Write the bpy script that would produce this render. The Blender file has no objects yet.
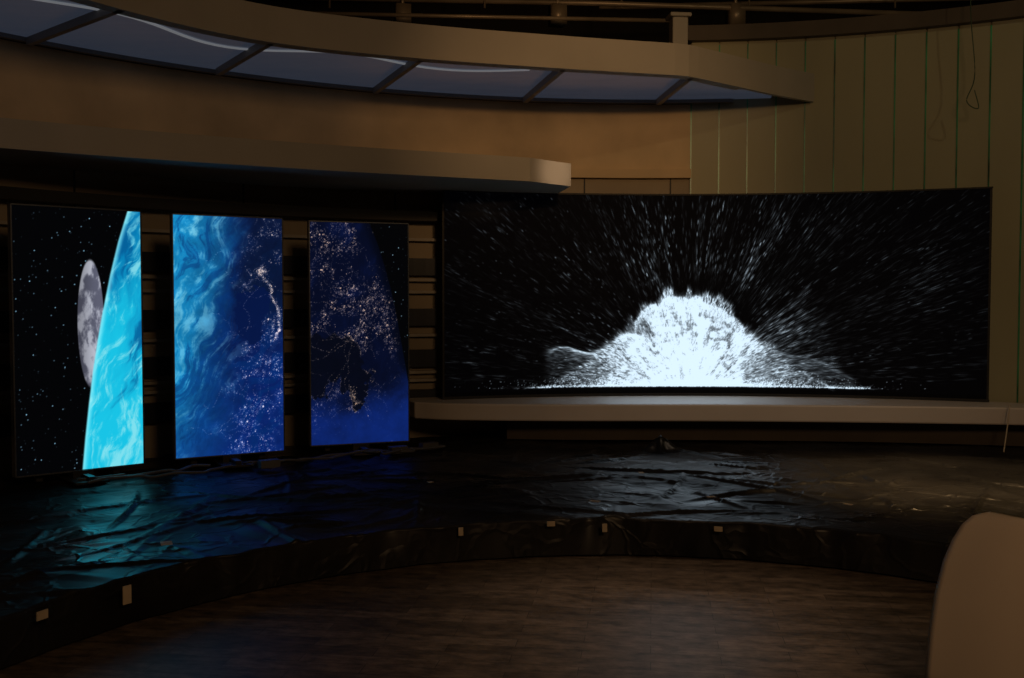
import bpy, bmesh, math, random
import numpy as np
from mathutils import Vector, noise
random.seed(3); rng=np.random.default_rng(7)
S=bpy.context.scene
S.view_settings.view_transform='Standard'
COL=S.collection

# ---------------------------------------------------------------- materials
def newmat(name):
    m=bpy.data.materials.new(name); m.use_nodes=True
    nt=m.node_tree; return m,nt,nt.nodes['Principled BSDF']
def mat(name,col,rough=.6,metal=0,noise_amt=.25,scale=3.0,bump=0.0,bscale=40,stretch=(1,1,1),emit=None,estr=0):
    m,nt,b=newmat(name)
    tc=nt.nodes.new('ShaderNodeTexCoord'); mp=nt.nodes.new('ShaderNodeMapping'); mp.inputs['Scale'].default_value=stretch
    nt.links.new(tc.outputs['Object'],mp.inputs[0])
    n=nt.nodes.new('ShaderNodeTexNoise'); n.inputs['Scale'].default_value=scale; n.inputs['Detail'].default_value=6
    nt.links.new(mp.outputs[0],n.inputs['Vector'])
    r=nt.nodes.new('ShaderNodeValToRGB')
    r.color_ramp.elements[0].position=.3; r.color_ramp.elements[1].position=.7
    r.color_ramp.elements[0].color=tuple(c*(1-noise_amt) for c in col)+(1,)
    r.color_ramp.elements[1].color=tuple(min(1,c*(1+noise_amt)) for c in col)+(1,)
    nt.links.new(n.outputs['Fac'],r.inputs[0]); nt.links.new(r.outputs[0],b.inputs['Base Color'])
    b.inputs['Roughness'].default_value=rough; b.inputs['Metallic'].default_value=metal
    if bump:
        n2=nt.nodes.new('ShaderNodeTexNoise'); n2.inputs['Scale'].default_value=bscale; n2.inputs['Detail'].default_value=4
        nt.links.new(mp.outputs[0],n2.inputs['Vector'])
        bp=nt.nodes.new('ShaderNodeBump'); bp.inputs['Strength'].default_value=bump; bp.inputs['Distance'].default_value=.02
        nt.links.new(n2.outputs['Fac'],bp.inputs['Height']); nt.links.new(bp.outputs[0],b.inputs['Normal'])
    if emit:
        b.inputs['Emission Color'].default_value=emit+(1,); b.inputs['Emission Strength'].default_value=estr
    return m
M_cove=mat('cove_paint',(.58,.43,.24),.75,noise_amt=.22,scale=1.3,bump=.05)
M_lowwall=mat('wall_paint',(.33,.27,.19),.75,noise_amt=.12,scale=1.5)
M_panel=mat('panel_wall_paint',(.40,.375,.24),.6,noise_amt=.10,scale=1.2,stretch=(1,1,.3))
M_green=mat('green_glass_edge',(.05,.30,.14),.3,noise_amt=.8,scale=2.5)
M_white=mat('fascia_paint',(.41,.385,.34),.55,noise_amt=.06,scale=2)
M_ledge=mat('ledge_laminate',(.66,.59,.54),.4,noise_amt=.05,scale=2)
M_rib=mat('rib_metal',(.24,.23,.22),.5,noise_amt=.1)
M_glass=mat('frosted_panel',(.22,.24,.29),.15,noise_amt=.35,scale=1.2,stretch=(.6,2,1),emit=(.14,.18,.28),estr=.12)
M_streak=mat('reflection_streak_glow',(.5,.5,.52),.4,noise_amt=.2,scale=4,emit=(.62,.66,.72),estr=.18)  # dim glow standing in for a white reflection on the glass
M_black=mat('black_paint',(.012,.012,.012),.6,noise_amt=.3)
M_stand=mat('stand_powdercoat',(.035,.035,.038),.35,noise_amt=.2)
M_band=mat('dark_band',(.012,.016,.026),.4,noise_amt=.3)
M_slat=mat('slat_paint',(.38,.34,.28),.5,noise_amt=.08)
M_base=mat('plinth_paint',(.09,.068,.048),.6,noise_amt=.15)
M_bezel=mat('bezel_dark_aluminium',(.10,.115,.14),.4,metal=.4,noise_amt=.08,scale=8)
M_steel=mat('pipe_steel',(.35,.28,.20),.4,metal=.3,noise_amt=.25)
M_tape=mat('paper_tape',(.55,.45,.32),.7,noise_amt=.1,scale=20)
M_desk=mat('desk_laminate',(.66,.56,.47),.4,noise_amt=.06,scale=1.5)
M_ceil=mat('ceiling_black',(.012,.009,.006),.9,noise_amt=.4)
M_cable=mat('cable_rubber',(.05,.10,.05),.5)
M_cableg=mat('cable_grey',(.10,.10,.11),.5)

def film_mat():
    m,nt,b=newmat('black_plastic_film')
    b.inputs['Specular IOR Level'].default_value=.27
    tc=nt.nodes.new('ShaderNodeTexCoord')
    nb_=nt.nodes.new('ShaderNodeTexNoise'); nb_.inputs['Scale'].default_value=1.1; nb_.inputs['Detail'].default_value=4
    nt.links.new(tc.outputs['Object'],nb_.inputs['Vector'])
    rr=nt.nodes.new('ShaderNodeValToRGB'); rr.color_ramp.elements[0].position=.4; rr.color_ramp.elements[1].position=.65
    rr.color_ramp.elements[0].color=(.008,.008,.009,1); rr.color_ramp.elements[1].color=(.024,.022,.021,1)
    nt.links.new(nb_.outputs['Fac'],rr.inputs[0]); nt.links.new(rr.outputs[0],b.inputs['Base Color'])
    nd=nt.nodes.new('ShaderNodeTexNoise'); nd.inputs['Scale'].default_value=2; nd.inputs['Detail'].default_value=3
    nt.links.new(tc.outputs['Object'],nd.inputs['Vector'])
    ad=nt.nodes.new('ShaderNodeVectorMath'); ad.operation='MULTIPLY_ADD'; ad.inputs[1].default_value=(.9,.9,.9)
    nt.links.new(nd.outputs['Color'],ad.inputs[0]); nt.links.new(tc.outputs['Object'],ad.inputs[2])
    v=nt.nodes.new('ShaderNodeTexVoronoi'); v.feature='DISTANCE_TO_EDGE'; v.inputs['Scale'].default_value=3.2
    nt.links.new(ad.outputs[0],v.inputs['Vector'])
    cl=nt.nodes.new('ShaderNodeMapRange'); cl.inputs['From Max'].default_value=.10; cl.inputs['To Min'].default_value=1; cl.inputs['To Max'].default_value=0
    nt.links.new(v.outputs['Distance'],cl.inputs[0])
    bp=nt.nodes.new('ShaderNodeBump'); bp.inputs['Strength'].default_value=.35; bp.inputs['Distance'].default_value=.012
    nt.links.new(cl.outputs[0],bp.inputs['Height']); nt.links.new(bp.outputs[0],b.inputs['Normal'])
    n2=nt.nodes.new('ShaderNodeTexNoise'); n2.inputs['Scale'].default_value=1.9; n2.inputs['Detail'].default_value=4
    nt.links.new(tc.outputs['Object'],n2.inputs['Vector'])
    mr=nt.nodes.new('ShaderNodeMapRange'); mr.inputs['From Min'].default_value=.35; mr.inputs['From Max'].default_value=.65
    mr.inputs['To Min'].default_value=.26; mr.inputs['To Max'].default_value=.56
    nt.links.new(n2.outputs['Fac'],mr.inputs[0]); nt.links.new(mr.outputs[0],b.inputs['Roughness'])
    return m
M_film=film_mat()

def wood_mat():
    m,nt,b=newmat('wood_plank_floor')
    tc=nt.nodes.new('ShaderNodeTexCoord')
    mp=nt.nodes.new('ShaderNodeMapping'); mp.inputs['Rotation'].default_value=(0,0,math.radians(8))
    nt.links.new(tc.outputs['Object'],mp.inputs[0])
    br=nt.nodes.new('ShaderNodeTexBrick'); br.inputs['Scale'].default_value=1.0
    br.inputs['Brick Width'].default_value=.62; br.inputs['Row Height'].default_value=.105
    br.inputs['Mortar Size'].default_value=.002; br.inputs['Mortar Smooth'].default_value=.4
    br.inputs['Color1'].default_value=(.092,.069,.048,1); br.inputs['Color2'].default_value=(.165,.126,.092,1)
    br.inputs['Mortar'].default_value=(.035,.026,.02,1)
    nt.links.new(mp.outputs[0],br.inputs['Vector'])
    mp2=nt.nodes.new('ShaderNodeMapping'); mp2.inputs['Scale'].default_value=(1.8,4,1); nt.links.new(mp.outputs[0],mp2.inputs[0])
    n=nt.nodes.new('ShaderNodeTexNoise'); n.inputs['Scale'].default_value=3.8; n.inputs['Detail'].default_value=9; n.inputs['Roughness'].default_value=.72
    nt.links.new(mp2.outputs[0],n.inputs['Vector'])
    mr=nt.nodes.new('ShaderNodeMapRange'); mr.inputs['From Min'].default_value=.36; mr.inputs['From Max'].default_value=.64; mr.inputs['To Min'].default_value=.35; mr.inputs['To Max'].default_value=1.5
    nt.links.new(n.outputs['Fac'],mr.inputs[0])
    mx=nt.nodes.new('ShaderNodeVectorMath'); mx.operation='SCALE'
    nt.links.new(br.outputs['Color'],mx.inputs[0]); nt.links.new(mr.outputs[0],mx.inputs['Scale'])
    nt.links.new(mx.outputs[0],b.inputs['Base Color'])
    b.inputs['Roughness'].default_value=.45
    bp=nt.nodes.new('ShaderNodeBump'); bp.inputs['Strength'].default_value=.15; bp.inputs['Distance'].default_value=.01
    nt.links.new(n.outputs['Fac'],bp.inputs['Height']); nt.links.new(bp.outputs[0],b.inputs['Normal'])
    return m
M_wood=wood_mat()

# ---------------------------------------------------------------- mesh helpers
class MB:
    def __init__(s): s.v=[];s.f=[];s.m=[]
    def add(s,vs,fs,mi=0):
        o=len(s.v); s.v+= [tuple(v) for v in vs]; s.f+=[tuple(i+o for i in f) for f in fs]; s.m+=[mi]*len(fs)
    def box(s,x0,x1,y0,y1,z0,z1,mi=0):
        s.obox(((x0+x1)/2,(y0+y1)/2,(z0+z1)/2),(x1-x0,y1-y0,z1-z0),0,mi)
    def obox(s,c,d,ang=0,mi=0):
        ca,sa=math.cos(ang),math.sin(ang); vs=[]
        for z in(-.5,.5):
            for x,y in((-.5,-.5),(.5,-.5),(.5,.5),(-.5,.5)):
                X,Y=x*d[0],y*d[1]; vs.append((c[0]+X*ca-Y*sa,c[1]+X*sa+Y*ca,c[2]+z*d[2]))
        s.add(vs,[(3,2,1,0),(4,5,6,7),(0,1,5,4),(1,2,6,5),(2,3,7,6),(3,0,4,7)],mi)
    def strip(s,A,B,z0,z1,mi=0):
        n=len(A); vs=[]
        for a,b in zip(A,B): vs+=[(a[0],a[1],z0),(b[0],b[1],z0),(b[0],b[1],z1),(a[0],a[1],z1)]
        fs=[(0,1,2,3),((n-1)*4+3,(n-1)*4+2,(n-1)*4+1,(n-1)*4)]
        for i in range(n-1):
            for k in range(4):
                k2=(k+1)%4; fs.append((i*4+k,(i+1)*4+k,(i+1)*4+k2,i*4+k2))
        s.add(vs,fs,mi)
    def tube(s,pts,r,seg=8,mi=0):
        pts=[Vector(p) for p in pts]; vs=[];fs=[]
        for i,p in enumerate(pts):
            t=(pts[min(i+1,len(pts)-1)]-pts[max(i-1,0)]).normalized()
            u=t.cross(Vector((0,0,1)));
            if u.length<.05: u=Vector((1,0,0))
            u.normalize(); w=t.cross(u)
            for k in range(seg):
                a=2*math.pi*k/seg; vs.append(p+u*math.cos(a)*r+w*math.sin(a)*r)
        for i in range(len(pts)-1):
            for k in range(seg):
                k2=(k+1)%seg; fs.append((i*seg+k,i*seg+k2,(i+1)*seg+k2,(i+1)*seg+k))
        fs.append(tuple(range(seg))[::-1]); fs.append(tuple((len(pts)-1)*seg+k for k in range(seg)))
        s.add(vs,fs,mi)
    def obj(s,name,mats,parent=None,smooth=False,bevel=0):
        me=bpy.data.meshes.new(name); me.from_pydata(s.v,[],s.f)
        for m in mats: me.materials.append(m)
        me.polygons.foreach_set('material_index',s.m)
        bm=bmesh.new(); bm.from_mesh(me); bmesh.ops.recalc_face_normals(bm,faces=bm.faces); bm.to_mesh(me); bm.free()
        if smooth: me.polygons.foreach_set('use_smooth',[True]*len(me.polygons))
        o=bpy.data.objects.new(name,me); COL.objects.link(o)
        if bevel:
            b=o.modifiers.new('bevel','BEVEL'); b.width=bevel; b.segments=2; b.limit_method='ANGLE'
        if parent:
            o.parent=parent; o.matrix_parent_inverse=parent.matrix_world.inverted()
        return o
def empty(name,loc):
    e=bpy.data.objects.new(name,None); e.location=loc; COL.objects.link(e); bpy.context.view_layer.update(); return e
def spline(P,n):
    P=[np.array(p,float) for p in P]; Q=[2*P[0]-P[1]]+P+[2*P[-1]-P[-2]]; out=[]
    for i in range(1,len(Q)-2):
        for k in range(n):
            t=k/n; a,b,c,d=Q[i-1],Q[i],Q[i+1],Q[i+2]
            out.append(tuple(.5*((2*b)+(-a+c)*t+(2*a-5*b+4*c-d)*t*t+(-a+3*b-3*c+d)*t**3)))
    out.append(tuple(P[-1])); return out
CX,CY,RW=1.4,3.6,6.83
def wp(ang,r=RW): return (CX+r*math.cos(ang),CY+r*math.sin(ang))
def warc(a0,a1,r,n=60): return [wp(math.radians(a0+(a1-a0)*i/n),r) for i in range(n+1)]
def towall(p,r=RW):
    a=math.atan2(p[1]-CY,p[0]-CX); return wp(a,r)
A_step=math.degrees(math.acos((1.85-CX)/RW))     # wall changes here
A_L=190; A_R=8

# ---------------------------------------------------------------- room shell
b=MB(); b.box(-8,10,-4,14,-.1,0); b.obj('floor',[M_wood])
b=MB(); b.box(-8,10,-4,14,6.2,6.3); b.obj('ceiling',[M_ceil])
b=MB(); b.box(-8,10,14,14.1,0,6.2); b.obj('wall_back',[M_ceil])
b=MB(); b.box(-8,10,-4.1,-4,0,6.2); b.obj('wall_front',[M_ceil])
b=MB(); b.box(-8.1,-8,-4,14,0,6.2); b.obj('wall_left',[M_ceil])
b=MB(); b.box(10,10.1,-4,14,0,6.2); b.obj('wall_right',[M_ceil])

# curved set wall, cove part (left)
b=MB()
b.strip(warc(A_L,A_step,RW,120),warc(A_L,A_step,RW+.1,120),2.95,3.62,0)
b.strip(warc(A_L,A_step,RW-.05,120),warc(A_L,A_step,RW+.1,120),2.86,2.95,0)
b.strip(warc(A_L,A_step,RW+.02,120),warc(A_L,A_step,RW+.12,120),0,2.86,1)
for a in (150,137,124.5,112,103,95.5,88):
    b.strip(warc(a,a-.12,RW+.012,2),warc(a,a-.12,RW+.03,2),.25,2.86,2)
b.obj('curved_wall_cove',[M_cove,M_lowwall,M_black])
# panelled part (right)
b=MB()
b.strip(warc(A_step,A_R,RW+.03,100),warc(A_step,A_R,RW+.13,100),0,4.27,0)
a=A_step; da=math.degrees(.285/RW)
while a-da>A_R:
    b.strip(warc(a-.06,a-da+.06,RW,3),warc(a-.06,a-da+.06,RW+.03,3),.0,4.25,0)
    b.strip(warc(a+.06,a-.06,RW-.006,1),warc(a+.06,a-.06,RW+.03,1),.4,4.22,1)
    a-=da
b.strip(warc(A_step+.4,A_R,RW-.10,100),warc(A_step+.4,A_R,RW+.15,100),4.25,4.40,2)
b.obj('curved_wall_panelled',[M_panel,M_green,M_base])
b=MB(); b.obox((1.70,10.33,4.30),(.16,.16,.34),.1,0); b.obox((1.70,10.33,4.49),(.22,.22,.04),.1,0); b.obj('wall_end_post',[M_white],bevel=.01)

# horizontal bands & slats behind screens
b=MB(); 
for z in (1.93,1.43,1.02,.62): b.strip(warc(A_L,108.5,RW-.07,80),warc(A_L,108.5,RW+.01,80),z-.085,z+.085,0)
for z in (2.2,1.80,1.68,1.25,.88,.80): b.strip(warc(A_L,108.5,RW-.06,80),warc(A_L,108.5,RW+.01,80),z-.014,z+.014,1)
b.obj('slatted_wall_shelving',[M_band,M_slat])
b=MB(); b.strip(warc(A_L,107.2,RW-.16,80),warc(A_L,107.2,RW+.01,80),2.38,2.47,0); b.obj('equipment_rail',[M_black])

# lower canopy
F=spline([(-5.0,4.6),(-4.5,5.9),(-3.58,7.0),(-1.71,8.13),(.16,8.98)],14)
e_=[(.30,9.12),(.44,9.26),(.55,9.37)]
b=MB(); FF=F+e_; BB=[towall(p,RW-.055) for p in FF]
b.strip(FF,BB,2.66,2.87,0); b.obj('lower_canopy',[M_white])

# upper canopy
F=spline([(-4.3,3.6),(-3.6,5.2),(-2.88,6.67),(-2.03,7.72),(-.93,8.3),(.42,8.72),(1.45,8.98)],14)
F+= [(1.58,9.03),(1.68,9.10),(1.80,9.2),(2.2,9.53),(2.6,9.86),(3.05,10.18)]
def inset(P,d):
    out=[]
    for i,p in enumerate(P):
        q0=np.array(P[max(i-1,0)]); q1=np.array(P[min(i+1,len(P)-1)]); t=(q1-q0)/np.linalg.norm(q1-q0)
        out.append((p[0]-t[1]*d,p[1]+t[0]*d))
    return out
par=empty('upper_canopy',(0,8.5,3.7))
b=MB(); I=inset(F,.05); b.strip(F,I,3.6,3.88,0); 
I2=inset(F,.12); b.strip(I[:-2],I2[:-2],3.6,3.64,0)
b.obj('fascia',[M_white],par)
b=MB(); B_=[towall(p,RW-.02) for p in I[:-1]]; b.strip(I[:-1],B_,3.66,3.68,0); b.obj('frosted_panels',[M_glass],par)
b=MB(); b.strip(I[:-1],B_,3.80,3.83,0); b.obj('top_cover',[M_black],par)
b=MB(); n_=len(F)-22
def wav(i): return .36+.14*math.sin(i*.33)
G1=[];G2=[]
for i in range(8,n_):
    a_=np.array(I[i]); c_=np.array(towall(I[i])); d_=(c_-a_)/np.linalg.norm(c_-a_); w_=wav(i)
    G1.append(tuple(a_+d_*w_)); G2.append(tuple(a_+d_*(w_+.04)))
b.strip(G1,G2,3.652,3.660,0); b.obj('reflection_streak',[M_streak],par)  # glowing strip added to draw the reflection streak under the frosted panels
b=MB()
def beam(p,q,w,z0,z1,mi=0):
    c=((p[0]+q[0])/2,(p[1]+q[1])/2,(z0+z1)/2); L=math.hypot(q[0]-p[0],q[1]-p[1]); b.obox(c,(L,w,z1-z0),math.atan2(q[1]-p[1],q[0]-p[0]),mi)
for p,q in (((-1.88,7.9),(-2.62,9.0)),((-.76,8.45),(-1.33,9.80)),((.45,8.8),(.13,10.25)),((1.62,9.12),(1.5,10.35)),((-2.70,7.0),(-3.8,7.95)),((-3.3,5.9),(-4.8,6.4))):
    beam(p,q,.045,3.6,3.67)
Bi=[towall(p,RW-.06) for p in I[:-2]]; b.strip(Bi,B_[:-1],3.625,3.665,0)
b.obj('ribs',[M_rib],par)

# ---------------------------------------------------------------- stage + film
SX,SY,SR=.6,3.2,3.03
def stage_in(th,r=SR): return (SX+r*math.cos(th),SY+r*math.sin(th))
def ray_out(th,r):
    d=(math.cos(th),math.sin(th)); ox,oy=SX-CX,SY-CY
    bq=ox*d[0]+oy*d[1]; c=ox*ox+oy*oy-r*r; t=-bq+math.sqrt(bq*bq-c); return (SX+d[0]*t,SY+d[1]*t)
ths=[math.radians(-12+ (204)*i/160) for i in range(161)]
b=MB(); b.strip([stage_in(t,SR+.07) for t in ths],[ray_out(t,RW-.01) for t in ths],0,.2,0); b.obj('stage_platform',[M_black])
NT,NS=860,250
vs=[];fs=[]
# long folds left by unrolling and dragging the sheet
rf=random.Random(12); folds=[]
for _ in range(210):
    th=math.radians(rf.uniform(-5,185)); r=rf.uniform(3.12,6.6); x=SX+r*math.cos(th); y=SY+r*math.sin(th)
    a=th+math.pi/2+rf.gauss(0,.55) if rf.random()<.6 else rf.uniform(0,math.pi)
    folds.append((x,y,math.cos(a),math.sin(a),rf.uniform(.15,.9),rf.uniform(.012,.036),rf.uniform(.018,.045),rf.uniform(-.25,.25)))
def wr_arr(X,Y):
    h=np.zeros_like(X)
    for x,y,c,s,L,amp,w,cv in folds:
        dx=X-x; dy=Y-y; u=dx*c+dy*s; v=-dx*s+dy*c-cv*u*u
        k=np.clip(1-np.abs(v)/w,0,1)*np.clip(1-(u/L)**2,0,1)
        h=np.maximum(h,amp*k)
    return h
def crease(x,y,z,w):
    n=abs(noise.noise(Vector((x,y,z)))); return max(0,1-n*w)
def wr(x,y):
    p=Vector((x,y,0))
    wx=x+.30*noise.noise(p*1.3); wy=y+.30*noise.noise(p*1.3+Vector((9,9,9)))
    a=wx*.8+wy*.6; c=-wx*.6+wy*.8
    h=.012*noise.noise(p*1.3+Vector((5,2,0)))
    h+=.022*crease(wx*.9,wy*1.6,1.3,9)*max(0,noise.noise(p*.9+Vector((2,2,2)))+.3)
    h+=.016*crease(a*2.2,c*.8,4.3,8)*max(0,noise.noise(p*1.1+Vector((7,2,2)))+.3)
    h+=.009*crease(a*1.8,c*3.5,8.3,8)*max(0,noise.noise(p*1.7+Vector((1,5,2)))+.3)
    return h
for i in range(NT+1):
    th=math.radians(-11+202*i/NT); ix,iy=stage_in(th); ox,oy=ray_out(th,RW-.09)
    dx,dy=math.cos(th),math.sin(th)
    lip=.10*noise.noise(Vector((th*6,0,2)))+.07*noise.noise(Vector((th*19,0,5)))
    for j in range(NS+1):
        if j<22:     # hanging skirt
            k=j/22; z=.012+ (.238-.012)*k
            fold=.014*noise.noise(Vector((th*12,z*2,0)))+.004*noise.noise(Vector((th*40,z*3,4)))
            off=.045-(.02)*k+fold*(1.1-k*.5) + lip*.5*k
            x=ix-dx*off; y=iy-dy*off
            if j>17: z-=.006*(j-17)*.4
        else:
            s=(j-22)/(NS-22); s=s**1.15
            off=(.025+lip*.5)*max(0,1-s*7)
            x=ix+(ox-ix)*s - dx*off; y=iy+(oy-iy)*s - dy*off
            z=.232+wr(x,y)*min(1,.45+s*8)
            z=max(z,.212)
            if j==22: z-=.008
        vs.append((x,y,z))
V=np.array(vs).reshape(NT+1,NS+1,3)
fh=wr_arr(V[:,22:,0],V[:,22:,1]); fh[:,0]*=.5; V[:,22:,2]+=fh*.8
# a gathered peak of film left standing near the ledge
px_,py_=1.33,8.95; dd=np.hypot((V[:,22:,0]-px_)/.17,(V[:,22:,1]-py_)/.10); an=np.arctan2(V[:,22:,1]-py_,V[:,22:,0]-px_)
V[:,22:,2]+=.15*np.clip(1-dd*(1+.25*np.sin(an*5)),0,1)**1.2
vs=[tuple(v) for v in V.reshape(-1,3)]
for i in range(NT):
    for j in range(NS):
        a=i*(NS+1)+j; fs.append((a,a+1,a+NS+2,a+NS+1))
b=MB(); b.add(vs,fs,0); b.obj('plastic_sheet',[M_film],smooth=True)
# tape strips on stage edge
b=MB()
for th,w,h,dz in ((147,.045,.09,.17),(156,.06,.04,.20),(97,.05,.03,.22),(108,.03,.05,.20),(90.5,.03,.05,.19),(77,.05,.03,.20),(51,.04,.08,.18)):
    t=math.radians(th); r=SR-.085; b.obox((SX+r*math.cos(t),SY+r*math.sin(t),dz),(.006,w,h),t+random.uniform(-.1,.1),0)
for x,y,w,h,a in ((-1.9,5.45,.06,.08,.4),(.55,6.6,.04,.07,1),(1.35,6.75,.06,.03,.2),(2.2,6.5,.03,.06,.7),(1.0,7.7,.04,.05,.1),(-.6,7.3,.04,.04,.6)):
    b.obox((x,y,.265),(w,h,.003),a,0)
b.obj('tape_strips',[M_tape])

# ---------------------------------------------------------------- ledge & plinth
F=spline([(-.93,9.50),(-.55,9.36),(.4,9.28),(1.9,9.26),(3.6,9.12),(5.0,8.85),(6.3,8.1)],12)
B_=[towall(p,RW-.085) for p in F]
b=MB(); b.strip(F,B_,.47,.63,0); b.obj('screen_ledge',[M_ledge],bevel=.015)
F2=spline([(-.05,9.68),(.6,9.62),(1.9,9.60),(3.6,9.44),(5.0,9.10),(6.0,8.6)],12)
B_=[towall(p,RW-.085) for p in F2]
b=MB(); b.strip(F2,B_,.25,.47,0); b.obj('ledge_plinth',[M_base])

# ---------------------------------------------------------------- screen imagery (LED pixel colours)
def vn(x,y,seed,size=256):
    L=np.random.default_rng(seed).random((size,size))
    xi=np.floor(x).astype(int); yi=np.floor(y).astype(int); fx=x-xi; fy=y-yi
    fx=fx*fx*(3-2*fx); fy=fy*fy*(3-2*fy); xi%=size; yi%=size; x1=(xi+1)%size; y1=(yi+1)%size
    return (L[yi,xi]*(1-fx)+L[yi,x1]*fx)*(1-fy)+(L[y1,xi]*(1-fx)+L[y1,x1]*fx)*fy
def fbm(x,y,seed,o=5,g=.5):
    s=0;a=1;t=0
    for k in range(o):
        c,s_=math.cos(k*.9),math.sin(k*.9)
        s=s+a*vn((x*c-y*s_)*2**k+k*17.3,(x*s_+y*c)*2**k+k*9.1,seed+k); t+=a; a*=g
    return s/t
def sm(a,b_,x):
    t=np.clip((x-a)/(b_-a),0,1); return t*t*(3-2*t)
def mixc(c0,c1,t): return c0*(1-t[...,None])+c1*t[...,None]
def C(*c): return np.array(c,float)/255
def lin(c): c=np.clip(c,0,1.15); return np.where(c<=.04045,c/12.92,((c+.055)/1.055)**2.4)
def splat(img,x,y,w):
    h,wd=img.shape; xi=np.floor(x).astype(int); yi=np.floor(y).astype(int); fx=x-xi; fy=y-yi
    for dx,dy,ww in ((0,0,(1-fx)*(1-fy)),(1,0,fx*(1-fy)),(0,1,(1-fx)*fy),(1,1,fx*fy)):
        X=xi+dx;Y=yi+dy; ok=(X>=0)&(X<wd)&(Y>=0)&(Y<h); np.add.at(img,(Y[ok],X[ok]),(w*ww)[ok])
def stars(h,w,n,seed):
    r=np.random.default_rng(seed); im=np.zeros((h,w)); x=r.random(n)*w; y=r.random(n)*h; b_=r.random(n)**3*1.5+.12
    splat(im,x,y,b_*1.2)
    im2=im.copy(); 
    for s_ in ((0,1),(1,0),(0,-1),(-1,0)): im2+=.35*np.roll(im,s_,(0,1))
    return im2
def blur(im,n):
    for _ in range(n):
        im=(im+np.roll(im,1,0)+np.roll(im,-1,0))/3; im=(im+np.roll(im,1,1)+np.roll(im,-1,1))/3
    return im
W1,H1=240,500
uu,vv=np.meshgrid((np.arange(W1)+.5)/W1,(np.arange(H1)+.5)/H1)
Px=uu*.93; Py=vv*2.0    # metres on the panel
def wisps(seed,ang,fa,fc,warp=.5,g=.62,o=7):
    ca,sa=math.cos(ang),math.sin(ang); wx=(fbm(Px*2.2,Py*2.2,seed+31,4)-.5)*warp; wy=(fbm(Px*2.2+9,Py*2.2,seed+41,4)-.5)*warp
    x=Px+wx; y=Py+wy; a=x*ca+y*sa; c=-x*sa+y*ca; s=0;am=1;t=0
    for k in range(o): s=s+am*vn(a*fa*2**k+5+k*17.3,c*fc*2**k+5+k*9.1,seed+k); t+=am; am*=g
    return s/t
def walk(im,r,u,v,ang,steps,st,br,wig=.45,drift=0,p=2.6):
    xs=[];ys=[]
    for _ in range(steps):
        ang+=r.normal(0,wig)+drift; u+=math.cos(ang)*st/.93; v+=math.sin(ang)*st/2; xs.append(u+r.normal(0,.003)); ys.append(v+r.normal(0,.0015))
    xs=np.array(xs);ys=np.array(ys); splat(im,xs*W1,ys*H1,br*r.random(steps)**p)
def lights(seed,n,dens):
    r=np.random.default_rng(seed); im=np.zeros((H1,W1)); k=0
    while k<n:
        u,v=r.random(),r.random(); d=dens[min(H1-1,int(v*H1)),min(W1-1,int(u*W1))]
        if r.random()<d:
            big=r.random()<.10; m=int(r.integers(10,40)) if big else int(r.integers(1,7)); s=(.010 if big else .006)*(.4+r.random())
            splat(im,(u+r.normal(0,s,m))*W1,(v+r.normal(0,s*.5,m))*H1,r.random(m)**2*(.75 if big else .9)*d)
            k+=m
    return im
def warm(e,im,c0=C(215,190,180),c1=C(255,214,165)):
    im=np.clip(im,0,1.0); return e+im[...,None]*(c0*(1-im[...,None])+c1*im[...,None])
def img1():
    im=np.zeros((H1,W1,3))+C(2,3,5)
    im+=stars(H1,W1,330,11)[...,None]*C(120,165,190)
    mx,my=.585,.44; dx=(uu-mx)/.105; dy=(vv-my)/.245; r=np.sqrt(dx*dx+dy*dy)
    tex=fbm(uu*14,vv*14,21,7,.62); mc=mixc(C(92,94,112),C(190,193,207),sm(.38,.62,tex)); mc=mc*(.72+.28*sm(-1,.6,dx))[...,None]
    im=mixc(im,mc,sm(1.03,.97,r))
    lim=np.interp(vv,[0,.12,.25,.4,.5,.62,.75,.88,1],[.895,.815,.745,.678,.638,.596,.558,.525,.50]); d=uu-lim
    w1=wisps(31,-1.2,1.2,5,.35); w2=wisps(47,-1.15,3,14,.35,.7)
    e=mixc(C(4,118,176),C(24,196,230),sm(.30,.80,vv*.5+w1*.7))
    e=mixc(e,C(3,88,146),sm(.50,.38,w1)*.7)
    e=mixc(e,C(150,230,240),sm(.50,.66,w1*.3+w2*.7)*.8)
    e=mixc(e,C(150,245,255),sm(.05,.0,d)*.75)
    im=mixc(im,e,sm(-.008,.008,d)); return im
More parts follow.
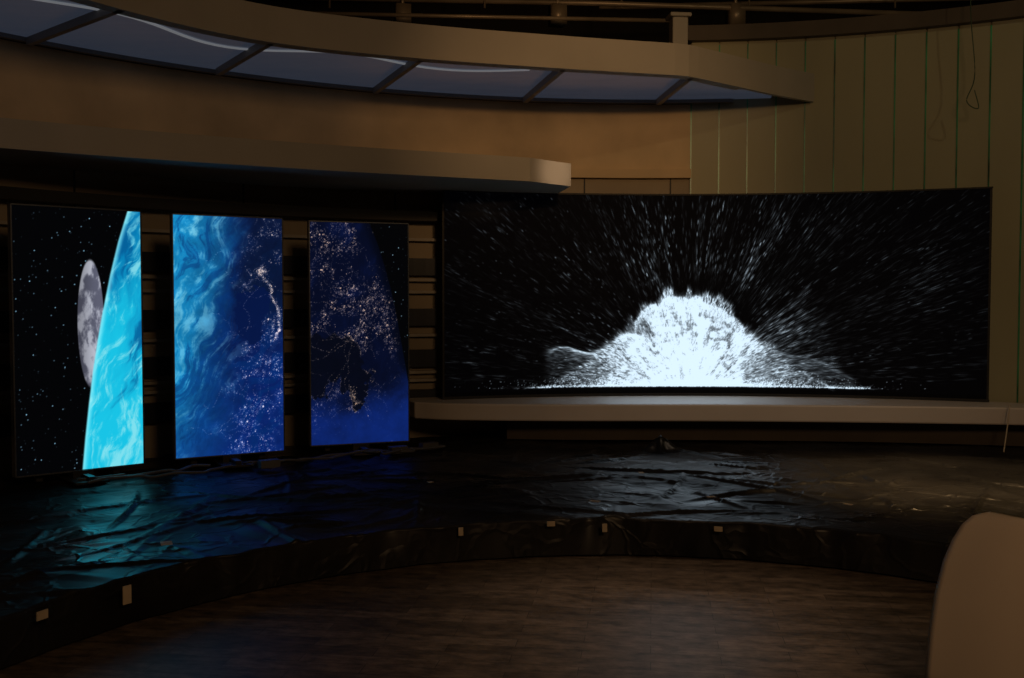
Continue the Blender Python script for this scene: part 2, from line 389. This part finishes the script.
def img2():
    w1=wisps(51,-1.1,1.0,3.4,.4); w2=wisps(67,-1.15,2.6,12,.4,.7); w3=fbm(Px*9,Py*9,78,6,.62)
    x=uu+.12*(vv-.5)
    day=sm(.70,-.02,x+(w1-.5)*.5)
    e=mixc(C(8,26,78),C(20,134,192),day)
    e=mixc(e,C(9,38,112),sm(.45,1.0,vv+.35*(uu-.5))*.8)
    e=mixc(e,C(4,48,112),sm(.50,.38,w2)*.5)
    ws=sm(.50,.64,w1*.15+w2*.6+w3*.25)
    e=mixc(e,C(140,212,232),ws*(.10+.72*sm(.8,.0,uu))*(1-.70*vv))
    dark=sm(.5,.75,uu+(w1-.5)*.4)*sm(.6,.3,vv); e=mixc(e,C(8,20,48),dark*.8)
    e=e*(.80+.4*w3)[...,None]
    sea=sm(1.15,.85,((uu-.72)/.15)**2+((vv-.42)/.12)**2+(w3-.5)*3.4); e=mixc(e,C(5,22,68),sea*.9)
    dens=sm(.32,.78,uu+.28*(vv-.5))*sm(.44,.58,w3)*(1-sea*.97)
    im=lights(71,5200,dens)
    r=np.random.default_rng(8)
    for _ in range(26):
        u,v=r.uniform(.5,1),r.uniform(.02,.98); walk(im,r,u,v,r.uniform(0,6.3),int(r.integers(30,90)),.006,.55,.18)
    for _ in range(8): walk(im,r,.62+r.uniform(-.1,.25),.55+r.uniform(0,.3),1.6+r.normal(0,.4),110,.006,.6,.22)
    t=np.linspace(0,1,1500); wob=.07*(fbm(t*7,t*0,4,4,.6)-.5)
    px=np.interp(t,[0,.08,.2,.45,.7,1],[.80,.76,.84,.92,.97,.93])+wob+r.normal(0,.009,1500); py=.20+.32*t+r.normal(0,.004,1500)
    splat(im,px*W1,py*H1,r.random(1500)**2.0*.9*(.4+.9*vn(t*40,t*0,6)))
    n=300; splat(im,r.normal(.80,.03,n)*W1,r.normal(.225,.008,n)*H1,r.random(n)*.6)
    return warm(e,im)
def img3():
    w1=wisps(81,-1.1,1.0,2.5,.4); w2=fbm(Px*5,Py*5,87,6,.6); l2=fbm(Px*8,Py*8,97,6,.62); l1=fbm(Px*3,Py*3,95,6,.6)
    e=mixc(C(5,11,34),C(9,22,64),sm(.34,.66,w1))
    bot=sm(.64,.95,vv+.12*(uu-.5)+(l1-.5)*.35); e=mixc(e,C(12,38,112),bot*.9)
    # dark peninsula, lower left
    px=Px+(l1-.5)*.28+(l2-.5)*.16; py=Py+(l2-.5)*.22+(l1-.5)*.2
    d1=np.hypot((px-.12)/.34,(py-1.20)/.24); d2=np.hypot((px-.40)/.09,(py-1.46)/.24); d3=np.hypot((px-.02)/.16,(py-1.50)/.14)
    fld=np.minimum(np.minimum(d1,d2),d3)
    bl=sm(1.06,.94,fld); e=mixc(e,C(5,8,20),bl*.92)
    e=e*(.85+.3*l2)[...,None]
    dens=sm(.40,.56,w2*.5+l2*.5)*(1-bl*.85)*(.14+.86*sm(.90,.50,vv+.3*(uu-.5)))
    im=lights(131,11500,dens)
    r=np.random.default_rng(28)
    for _ in range(34):
        u,v=r.uniform(.0,.8),r.uniform(.02,.9); walk(im,r,u,v,r.uniform(0,6.3),int(r.integers(20,60)),.006,.6,.16)
    for _ in range(9): walk(im,r,.52+r.uniform(-.06,.12),.22+r.uniform(0,.15),1.3,240,.006,.8,.14)
    edge=np.exp(-((fld-1.0)/.028)**2)*sm(.12,.4,uu+.2*(vv-.5)); pt=r.random((H1,W1)); im=im+edge*(pt>.75)*pt*.6*sm(.40,.60,vn(Px*16,Py*16,7)+.08)
    n=420; tt=r.random(n); splat(im,(.40+.14*(fbm(tt*5,tt*0,44,4,.6)-.3)+r.normal(0,.016,n))*W1,(.74+.12*tt)*H1,r.random(n)**2*.8)
    e=warm(e,im,C(205,180,165),C(255,205,150))
    lim=np.interp(vv,[0,.1,.2,.3,.4,.6,.78,1],[.60,.69,.76,.82,.87,.95,1.02,1.1]); d=lim-uu
    sp=np.zeros((H1,W1,3))+C(2,3,5)+stars(H1,W1,300,19)[...,None]*C(130,165,185)
    e=e*(.6+.4*sm(0,.12,d+.3*sm(.6,.9,vv)))[...,None]
    return mixc(sp,e,sm(-.006,.006,d))
def imgbig():
    W,H=1000,372; r=np.random.default_rng(77); im=np.zeros((H,W)); k=W/549.0
    cx,cy=(703-443)*k,(391-194)*k
    def draw(x,y,dx,dy,ln,br,n=14):
        for s_ in np.linspace(0,1,n): splat(im,x+dx*ln*s_,y+dy*ln*s_,br*(.3+.7*np.sin(math.pi*s_)))
    clump=lambda x,y: .55+.8*sm(.36,.64,fbm(x/(45*k)+3,y/(35*k)+3,201,4))
    def rays(nr,per,th0,th1,rmin,rmax,lmin,lmax,bright,pw=1.0,cy0=0.):
        th=np.repeat(th0+(th1-th0)*r.random(nr),per); jit=r.normal(0,.007,nr*per)
        rb=np.repeat(.3+r.random(nr)**1.8,per)
        rr=rmin+(rmax-rmin)*r.random(nr*per)**pw; th=th+jit
        soft=np.repeat(rmin+r.normal(0,10,nr),per)
        x=cx+np.cos(th)*rr*k; y=cy-np.sin(th)*rr*k-cy0*k
        ln=(lmin+(lmax-lmin)*r.random(nr*per))*k; br=bright*rb*(.12+r.random(nr*per)**2.2)*clump(x,y)
        br=br*np.clip(1.35-rr/380,.40,1)*np.clip((rr-soft)/25+.3,0,1)
        a2=th+r.normal(0,.06,nr*per)
        draw(x,y,np.cos(a2),-np.sin(a2),ln,br*.36)
    R=math.radians
    rays(120,13,R(58),R(120),98,240,4,11,1.15)
    rays(150,12,R(20),R(64),92,330,6,15,1.05)
    rays(80,11,R(118),R(158),92,310,5,13,.75)
    rays(100,10,R(2),R(28),70,310,6,15,.75)
    rays(60,9,R(155),R(178),80,270,6,15,.70)
    rays(150,9,R(6),R(40),60,150,5,13,1.2)
    # swept sheet of spray on the left, rising then levelling off
    n=3400; u=r.random(n); x=-45-105*u; top=50*(1-.35*u)+6*np.sin(u*9); y=top*(1-r.random(n)**2.2*.85); a2=math.pi-.25+r.normal(0,.12,n)+.25*(1-y/60)
    draw(cx+x*k,cy-y*k,np.cos(a2),-np.sin(a2),(4+9*r.random(n))*k,(.05+.55*r.random(n)**2)*(1-.55*u)*.42)
    n=2600; u=r.random(n)**1.3; x=45+120*u; top=56*(1-.75*u)+3*np.sin(u*11); y=top*(1-r.random(n)**1.4*.95); a2=.25-.45*u+r.normal(0,.12,n)
    draw(cx+x*k,cy-y*k,np.cos(a2),-np.sin(a2),(4+9*r.random(n))*k,(.05+.5*r.random(n)**2)*(1-.6*u)*.42)
    rays(400,6,R(8),R(172),90,350,2,6,.50)
    X0=np.array([-150,-135,-118,-103,-90,-78,-62,-50,-38,-20,0,18,34,48,62,78,98,120,145.]); 
    Hh=np.array([0,9,20,30,40,50,66,79,87,92,94,90,83,72,61,48,31,15,0.])
    n=22000; x=r.normal(-3,54,n); h=np.interp(x,X0,Hh)*(.84+.28*vn(x*.16,x*0,9)); yy=h*r.random(n)**.75
    ang=np.arctan2(yy+10,x*.9); ang+=r.normal(0,.20,n)
    ln=(1.5+7*r.random(n))*k; br=(.06+.5*r.random(n)**2)*clump(cx+x*k*1.5,cy-yy*k*1.5)
    draw(cx+x*k,cy-yy*k,np.cos(ang),-np.sin(ang),ln,br*.44,10)
    n=6000; x=r.uniform(-58,58,n); h=np.interp(x,X0,Hh)*(.93+.09*vn(x*.12,x*0,12)); yy=h-np.abs(r.normal(0,6,n))
    ang=np.arctan2(yy,x)+r.normal(0,.6,n); draw(cx+x*k,cy-yy*k,np.cos(ang),-np.sin(ang),(1+3*r.random(n))*k,.15*r.random(n),6)
    n=7500; x=cx+r.normal(-2,66,n)*k; y=cy-np.abs(r.normal(0,4.5,n))*k; splat(im,x,y,.9*r.random(n))
    n=2200; x=cx+r.uniform(-160,185,n)*k; y=cy-np.abs(r.normal(0,1.0,n))*k; splat(im,x,y,.9*r.random(n))
    Y,X=np.mgrid[0:H,0:W]; px=(X-cx)/k; py=(cy-Y)/k
    th=np.arctan2(py+25,px); rad=np.hypot(px,py+25)
    tex=.6*fbm(X/11.,Y/9.,5,6,.65)+.4*fbm(th*20,rad/40,15,4,.6); hh=np.interp(px,X0,Hh)*(.93+.12*vn(px*.12,px*0,12))
    inside=sm(1.08,.80,(py+ (tex-.5)*26)/np.maximum(hh,1))
    big=fbm(X/(22*k),Y/(16*k),305,4,.6)
    wid=46+22*np.exp(-np.abs(py)/14.)+(big-.5)*46
    cfall=np.exp(-np.abs((px+1)/wid)**1.9)
    core=cfall*inside*(.50+.85*sm(.34,.60,tex))*np.where(py>0,1,0)
    core*= (.66+.46*sm(85,30,py))
    flank=np.exp(-np.abs((px+6)/84)**4)*inside*.30*(py>0)*sm(.36,.62,tex)
    low=np.exp(-(px/78)**2)*np.exp(-np.abs(py/12.))*.65*(py>0)
    g=im+core+flank+low*(.5+.6*tex)+.18*blur(im,2)
    g=np.minimum(g,1.12)
    col=g[...,None]*C(200,221,236)+C(1,1,2)
    col[(Y/k>H/k-4.0)]*=.5
    return col
def colour_mesh(name,img,pos,mat_,parent):
    H,W=img.shape[:2]; n=H*W
    me=bpy.data.meshes.new(name); me.vertices.add(n); me.vertices.foreach_set('co',pos.reshape(-1).astype(np.float32))
    idx=np.arange(n).reshape(H,W); q=np.stack([idx[1:,:-1],idx[1:,1:],idx[:-1,1:],idx[:-1,:-1]],-1).reshape(-1)
    nf=len(q)//4; me.loops.add(len(q)); me.loops.foreach_set('vertex_index',q.astype(np.int32))
    me.polygons.add(nf); me.polygons.foreach_set('loop_start',(np.arange(nf)*4).astype(np.int32))
    me.update(calc_edges=True)
    at=me.color_attributes.new('led','FLOAT_COLOR','POINT'); c=np.ones((n,4),np.float32); c[:,:3]=lin(img).reshape(-1,3); at.data.foreach_set('color',c.reshape(-1))
    me.materials.append(mat_); o=bpy.data.objects.new(name,me); COL.objects.link(o); o.parent=parent; o.matrix_parent_inverse=parent.matrix_world.inverted(); return o
def led_mat(name,strength):
    m,nt,bs=newmat(name); bs.inputs['Base Color'].default_value=(.004,.004,.004,1); bs.inputs['Roughness'].default_value=.7; bs.inputs['Specular IOR Level'].default_value=.08
    a=nt.nodes.new('ShaderNodeAttribute'); a.attribute_name='led'
    nt.links.new(a.outputs['Color'],bs.inputs['Emission Color']); bs.inputs['Emission Strength'].default_value=strength
    m.cycles.emission_sampling='NONE'; return m
M_led=led_mat('led_pixels',1.0)

Z0,Z1=.32,2.29
for nm,A,Bp,im in (('led_poster_screen',(-3.57,7.14),(-2.86,7.75),img1()),('led_poster_screen',(-2.70,7.96),(-1.92,8.42),img2()),('led_poster_screen',(-1.76,8.68),(-.925,9.0),img3())):
    A=np.array(A);Bp=np.array(Bp); d=Bp-A; L=np.hypot(*d); d/=L; nb=np.array([-d[1],d[0]])
    ang=math.atan2(d[1],d[0]); mid=(A+Bp)/2
    p=empty(nm,(mid[0],mid[1],.2))
    b=MB(); c=mid+nb*.04; b.obox((c[0],c[1],(Z0+Z1)/2),(L,.07,Z1-Z0),ang,0)
    for s_ in (-1,1):
        c=mid+nb*.012+d*s_*(L/2-.006); b.obox((c[0],c[1],(Z0+Z1)/2),(.012,.03,Z1-Z0),ang,0)
    for z in (Z0+.006,Z1-.006):
        c=mid+nb*.012; b.obox((c[0],c[1],z),(L,.03,.012),ang,0)
    b.obj('frame',[M_bezel],p,bevel=.002)
    u=(.012+(L-.024)*(np.arange(W1)/(W1-1)))[None,:]*np.ones((H1,1)); z=(Z1-.012-(Z1-Z0-.024)*(np.arange(H1)/(H1-1)))[:,None]*np.ones((1,W1))
    pos=np.stack([A[0]+d[0]*u+nb[0]*.002,A[1]+d[1]*u+nb[1]*.002,z],-1)
    colour_mesh('display',im,pos,M_led,p)
    b=MB()
    for s_ in (-.28,.28):
        c=mid+nb*.11+d*s_; b.obox((c[0],c[1],.85),(.05,.05,1.18),ang,0)
    # central foot: neck block, base plate reaching in front of the panel, rear strut
    c=mid+nb*.03; b.obox((c[0],c[1],.295),(.15,.10,.07),ang,0)
    c=mid+nb*.03; b.obox((c[0],c[1],.264),(.24,.52,.02),ang,0)
    c=mid-nb*.14; b.obox((c[0],c[1],.288),(.05,.16,.04),ang,0)
    c=mid+nb*.11; b.obox((c[0],c[1],.42),(.64,.04,.05),ang,0)
    c=mid+nb*.20; b.obox((c[0],c[1],.42),(.05,.05,.32),ang,0)
    b.obj('stand',[M_stand],p,bevel=.004)
# cables running from the posters over the stage
b=MB(); rc=random.Random(4)
for (x,y),(x2,y2) in (((-3.15,7.35),(-2.45,7.95)),((-2.2,8.05),(-1.4,8.55)),((-2.15,8.0),(-1.2,8.7)),((-1.25,8.65),(-.6,9.1)),((-3.1,7.25),(-2.2,7.9)),((-1.3,8.6),(-.75,8.9))):
    P=[]
    for k in range(9):
        t=k/8; P.append((x+(x2-x)*t+rc.uniform(-.07,.07),y+(y2-y)*t-.12*math.sin(math.pi*t)+rc.uniform(-.06,.06),.275+rc.uniform(0,.02)))
    b.tube(spline(P,6),.011,6)
for x,y in ((-1.95,7.98),(-1.0,8.72),(-.75,8.95)): b.obox((x,y,.29),(.16,.08,.06),.6)
b.obj('floor_cables',[M_cableg],smooth=False)

# big curved screen
def yb(x):
    P=((-.67,9.70),(2.1,10.10),(4.52,9.46)); s=0
    for i,(xi,yi) in enumerate(P):
        t=yi
        for j,(xj,_) in enumerate(P):
            if j!=i: t*=(x-xj)/(xi-xj)
        s+=t
    return s
im=imgbig(); H,W=im.shape[:2]
xs=np.linspace(-.655,4.505,W); ys=yb(xs)
zz=np.linspace(2.65,.66,H)
pos=np.stack([np.tile(xs,(H,1)),np.tile(ys,(H,1)),np.tile(zz[:,None],(1,W))],-1)
p=empty('curved_led_wall',(2,9.9,.66))
colour_mesh('display',im,pos,M_led,p)
b=MB(); X=np.linspace(-.675,4.525,60); Fp=[(x,yb(x)+.004) for x in X]; Bk=[(x,yb(x)+.09) for x in X]
b.strip(Fp,Bk,.632,2.665,0)
b.strip([(x,yb(x)-.008) for x in X],Fp,2.652,2.668,0); b.strip([(x,yb(x)-.008) for x in X],Fp,.632,.657,0)
b.obj('cabinet',[M_black],p)

# ---------------------------------------------------------------- presenter desk (curved flared front panel)
def desk():
    top=spline([(1.80,3.90),(1.93,3.74),(2.15,3.60),(2.55,3.48),(3.0,3.46),(3.35,3.55)],10)
    prof=[(0,.115,0),(.15,.115,0),(.30,.11,0),(.45,.10,0),(.58,.08,0),(.66,.055,0),(.72,.025,0),(.755,-.01,0),(.77,-.06,0)]
    n=len(top); b=MB()
    def ring(off):
        g=[]
        for z,ext,_ in prof:
            row=[]
            for i,p in enumerate(top):
                q0=np.array(top[max(i-1,0)]); q1=np.array(top[min(i+1,n-1)]); t=(q1-q0)/np.linalg.norm(q1-q0); nn=np.array([t[1],-t[0]])
                w=max(0,1-i/14)
                x=p[0]-ext*w*.9+nn[0]*(-off-.10*(z/.77)**2+.1); y=p[1]+ext*w*.25+nn[1]*(-off-.10*(z/.77)**2+.1)
                row.append((x,y,z))
            g.append(row)
        return g
    A=ring(0);B2=ring(.05); m=len(prof); vs=[v for r in A for v in r]+[v for r in B2 for v in r]; fs=[]; o=m*n
    for i in range(m-1):
        for k in range(n-1):
            fs.append((i*n+k,i*n+k+1,(i+1)*n+k+1,(i+1)*n+k)); fs.append((o+i*n+k,o+(i+1)*n+k,o+(i+1)*n+k+1,o+i*n+k+1))
    for k in range(n-1):
        fs.append((k,o+k,o+k+1,k+1)); t=(m-1)*n; fs.append((t+k,t+k+1,o+t+k+1,o+t+k))
    for i in range(m-1):
        fs.append((i*n,(i+1)*n,o+(i+1)*n,o+i*n)); e=n-1; fs.append((i*n+e,o+i*n+e,o+(i+1)*n+e,(i+1)*n+e))
    b.add(vs,fs,0); return b.obj('presenter_desk',[M_desk],smooth=True)
desk()

# ---------------------------------------------------------------- overhead rigging
b=MB()
b.tube([(-3,11.2,4.95),(1,11.1,4.85),(4.6,11.0,4.70)],.03)
b.tube([(-3,10.6,4.62),(1.7,10.8,4.58)],.022)
b.tube([(1.0,11.6,4.95),(9,11.6,5.15)],.03)
b.tube([(-6,12.4,5.6),(9,12.4,5.6)],.04)
for x in (-2,-.3,1.2,2.6,4.2):
    b.tube([(x,11.1,4.8),(x,11.1,6.2)],.012)
for x in (-1.2,.5,2.45): 
    b.obox((x,11.1,4.72),(.16,.16,.22),.3); b.tube([(x,11.1,4.80),(x+.0,11.1,4.95)],.02)
for y in (9.5,7.5,5.5): b.tube([(-6,y,5.7),(9,y,5.7)],.03)
b.obj('lighting_grid',[M_steel],smooth=True)
b=MB(); 
pts=spline([(4.28,9.42,4.9),(4.26,9.40,4.3),(4.30,9.38,3.7),(4.22,9.36,3.45),(4.33,9.36,3.38),(4.30,9.38,3.55)],8); b.tube(pts,.005,6)
b.obj('hanging_cable',[M_cable],smooth=True)
b=MB(); b.tube(spline([(4.46,8.93,.66),(4.42,8.88,.5),(4.30,8.7,.27)],8),.006,6); b.obj('power_cable',[M_tape],smooth=True)

# ---------------------------------------------------------------- lights
def area(name,loc,tgt,size,energy,col,spread=180):
    l=bpy.data.lights.new(name,'AREA'); l.energy=energy; l.color=col; l.size=size; l.spread=math.radians(spread)
    o=bpy.data.objects.new(name,l); o.location=loc; o.rotation_euler=(Vector(tgt)-Vector(loc)).to_track_quat('-Z','Y').to_euler(); COL.objects.link(o)
def spot(name,loc,tgt,energy,col,ang,blend=.8,r=.1):
    l=bpy.data.lights.new(name,'SPOT'); l.energy=energy; l.color=col; l.spot_size=math.radians(ang); l.spot_blend=blend; l.shadow_soft_size=r
    o=bpy.data.objects.new(name,l); o.location=loc; o.rotation_euler=(Vector(tgt)-Vector(loc)).to_track_quat('-Z','Y').to_euler(); COL.objects.link(o)
WARM=(1,.61,.31)
area('house_light',(2.5,-1,4.4),(.6,10,3.0),1.2,68,WARM)
spot('wall_spot',(5.5,4.5,5.6),(3.6,10,3.2),50,(1,.78,.43),75)
spot('floor_spot',(1.2,6.5,5.9),(.8,5.0,0),260,(1,.70,.48),28,1,.3)
spot('cove_spot',(1.5,3.0,3.9),(.6,10.3,3.2),230,(1,.56,.24),40,1)
spot('end_fill',(3.2,6.8,3.1),(.40,9.25,2.78),230,(1,.66,.40),9,.8)  # unseen lamp added to brighten the lower canopy's end face
spot('ledge_fill',(3.0,5.6,5.2),(2.4,9.2,.5),95,(1,.74,.52),55,1)  # unseen lamp added to lift the ledge's brightness
spot('stage_backlight',(4.2,8.95,5.4),(3.2,7.6,.2),700,(1,.62,.28),32,1,.12)
w=bpy.data.worlds.new('world'); S.world=w; w.use_nodes=True; w.node_tree.nodes['Background'].inputs[0].default_value=(.01,.007,.004,1)

cam=bpy.data.cameras.new('cam'); cam.sensor_width=36; cam.lens=36*1000/1024; co=bpy.data.objects.new('camera',cam); COL.objects.link(co)
co.location=(0,0,1.6); co.rotation_euler=(math.radians(90-2.23),0,0); S.camera=co
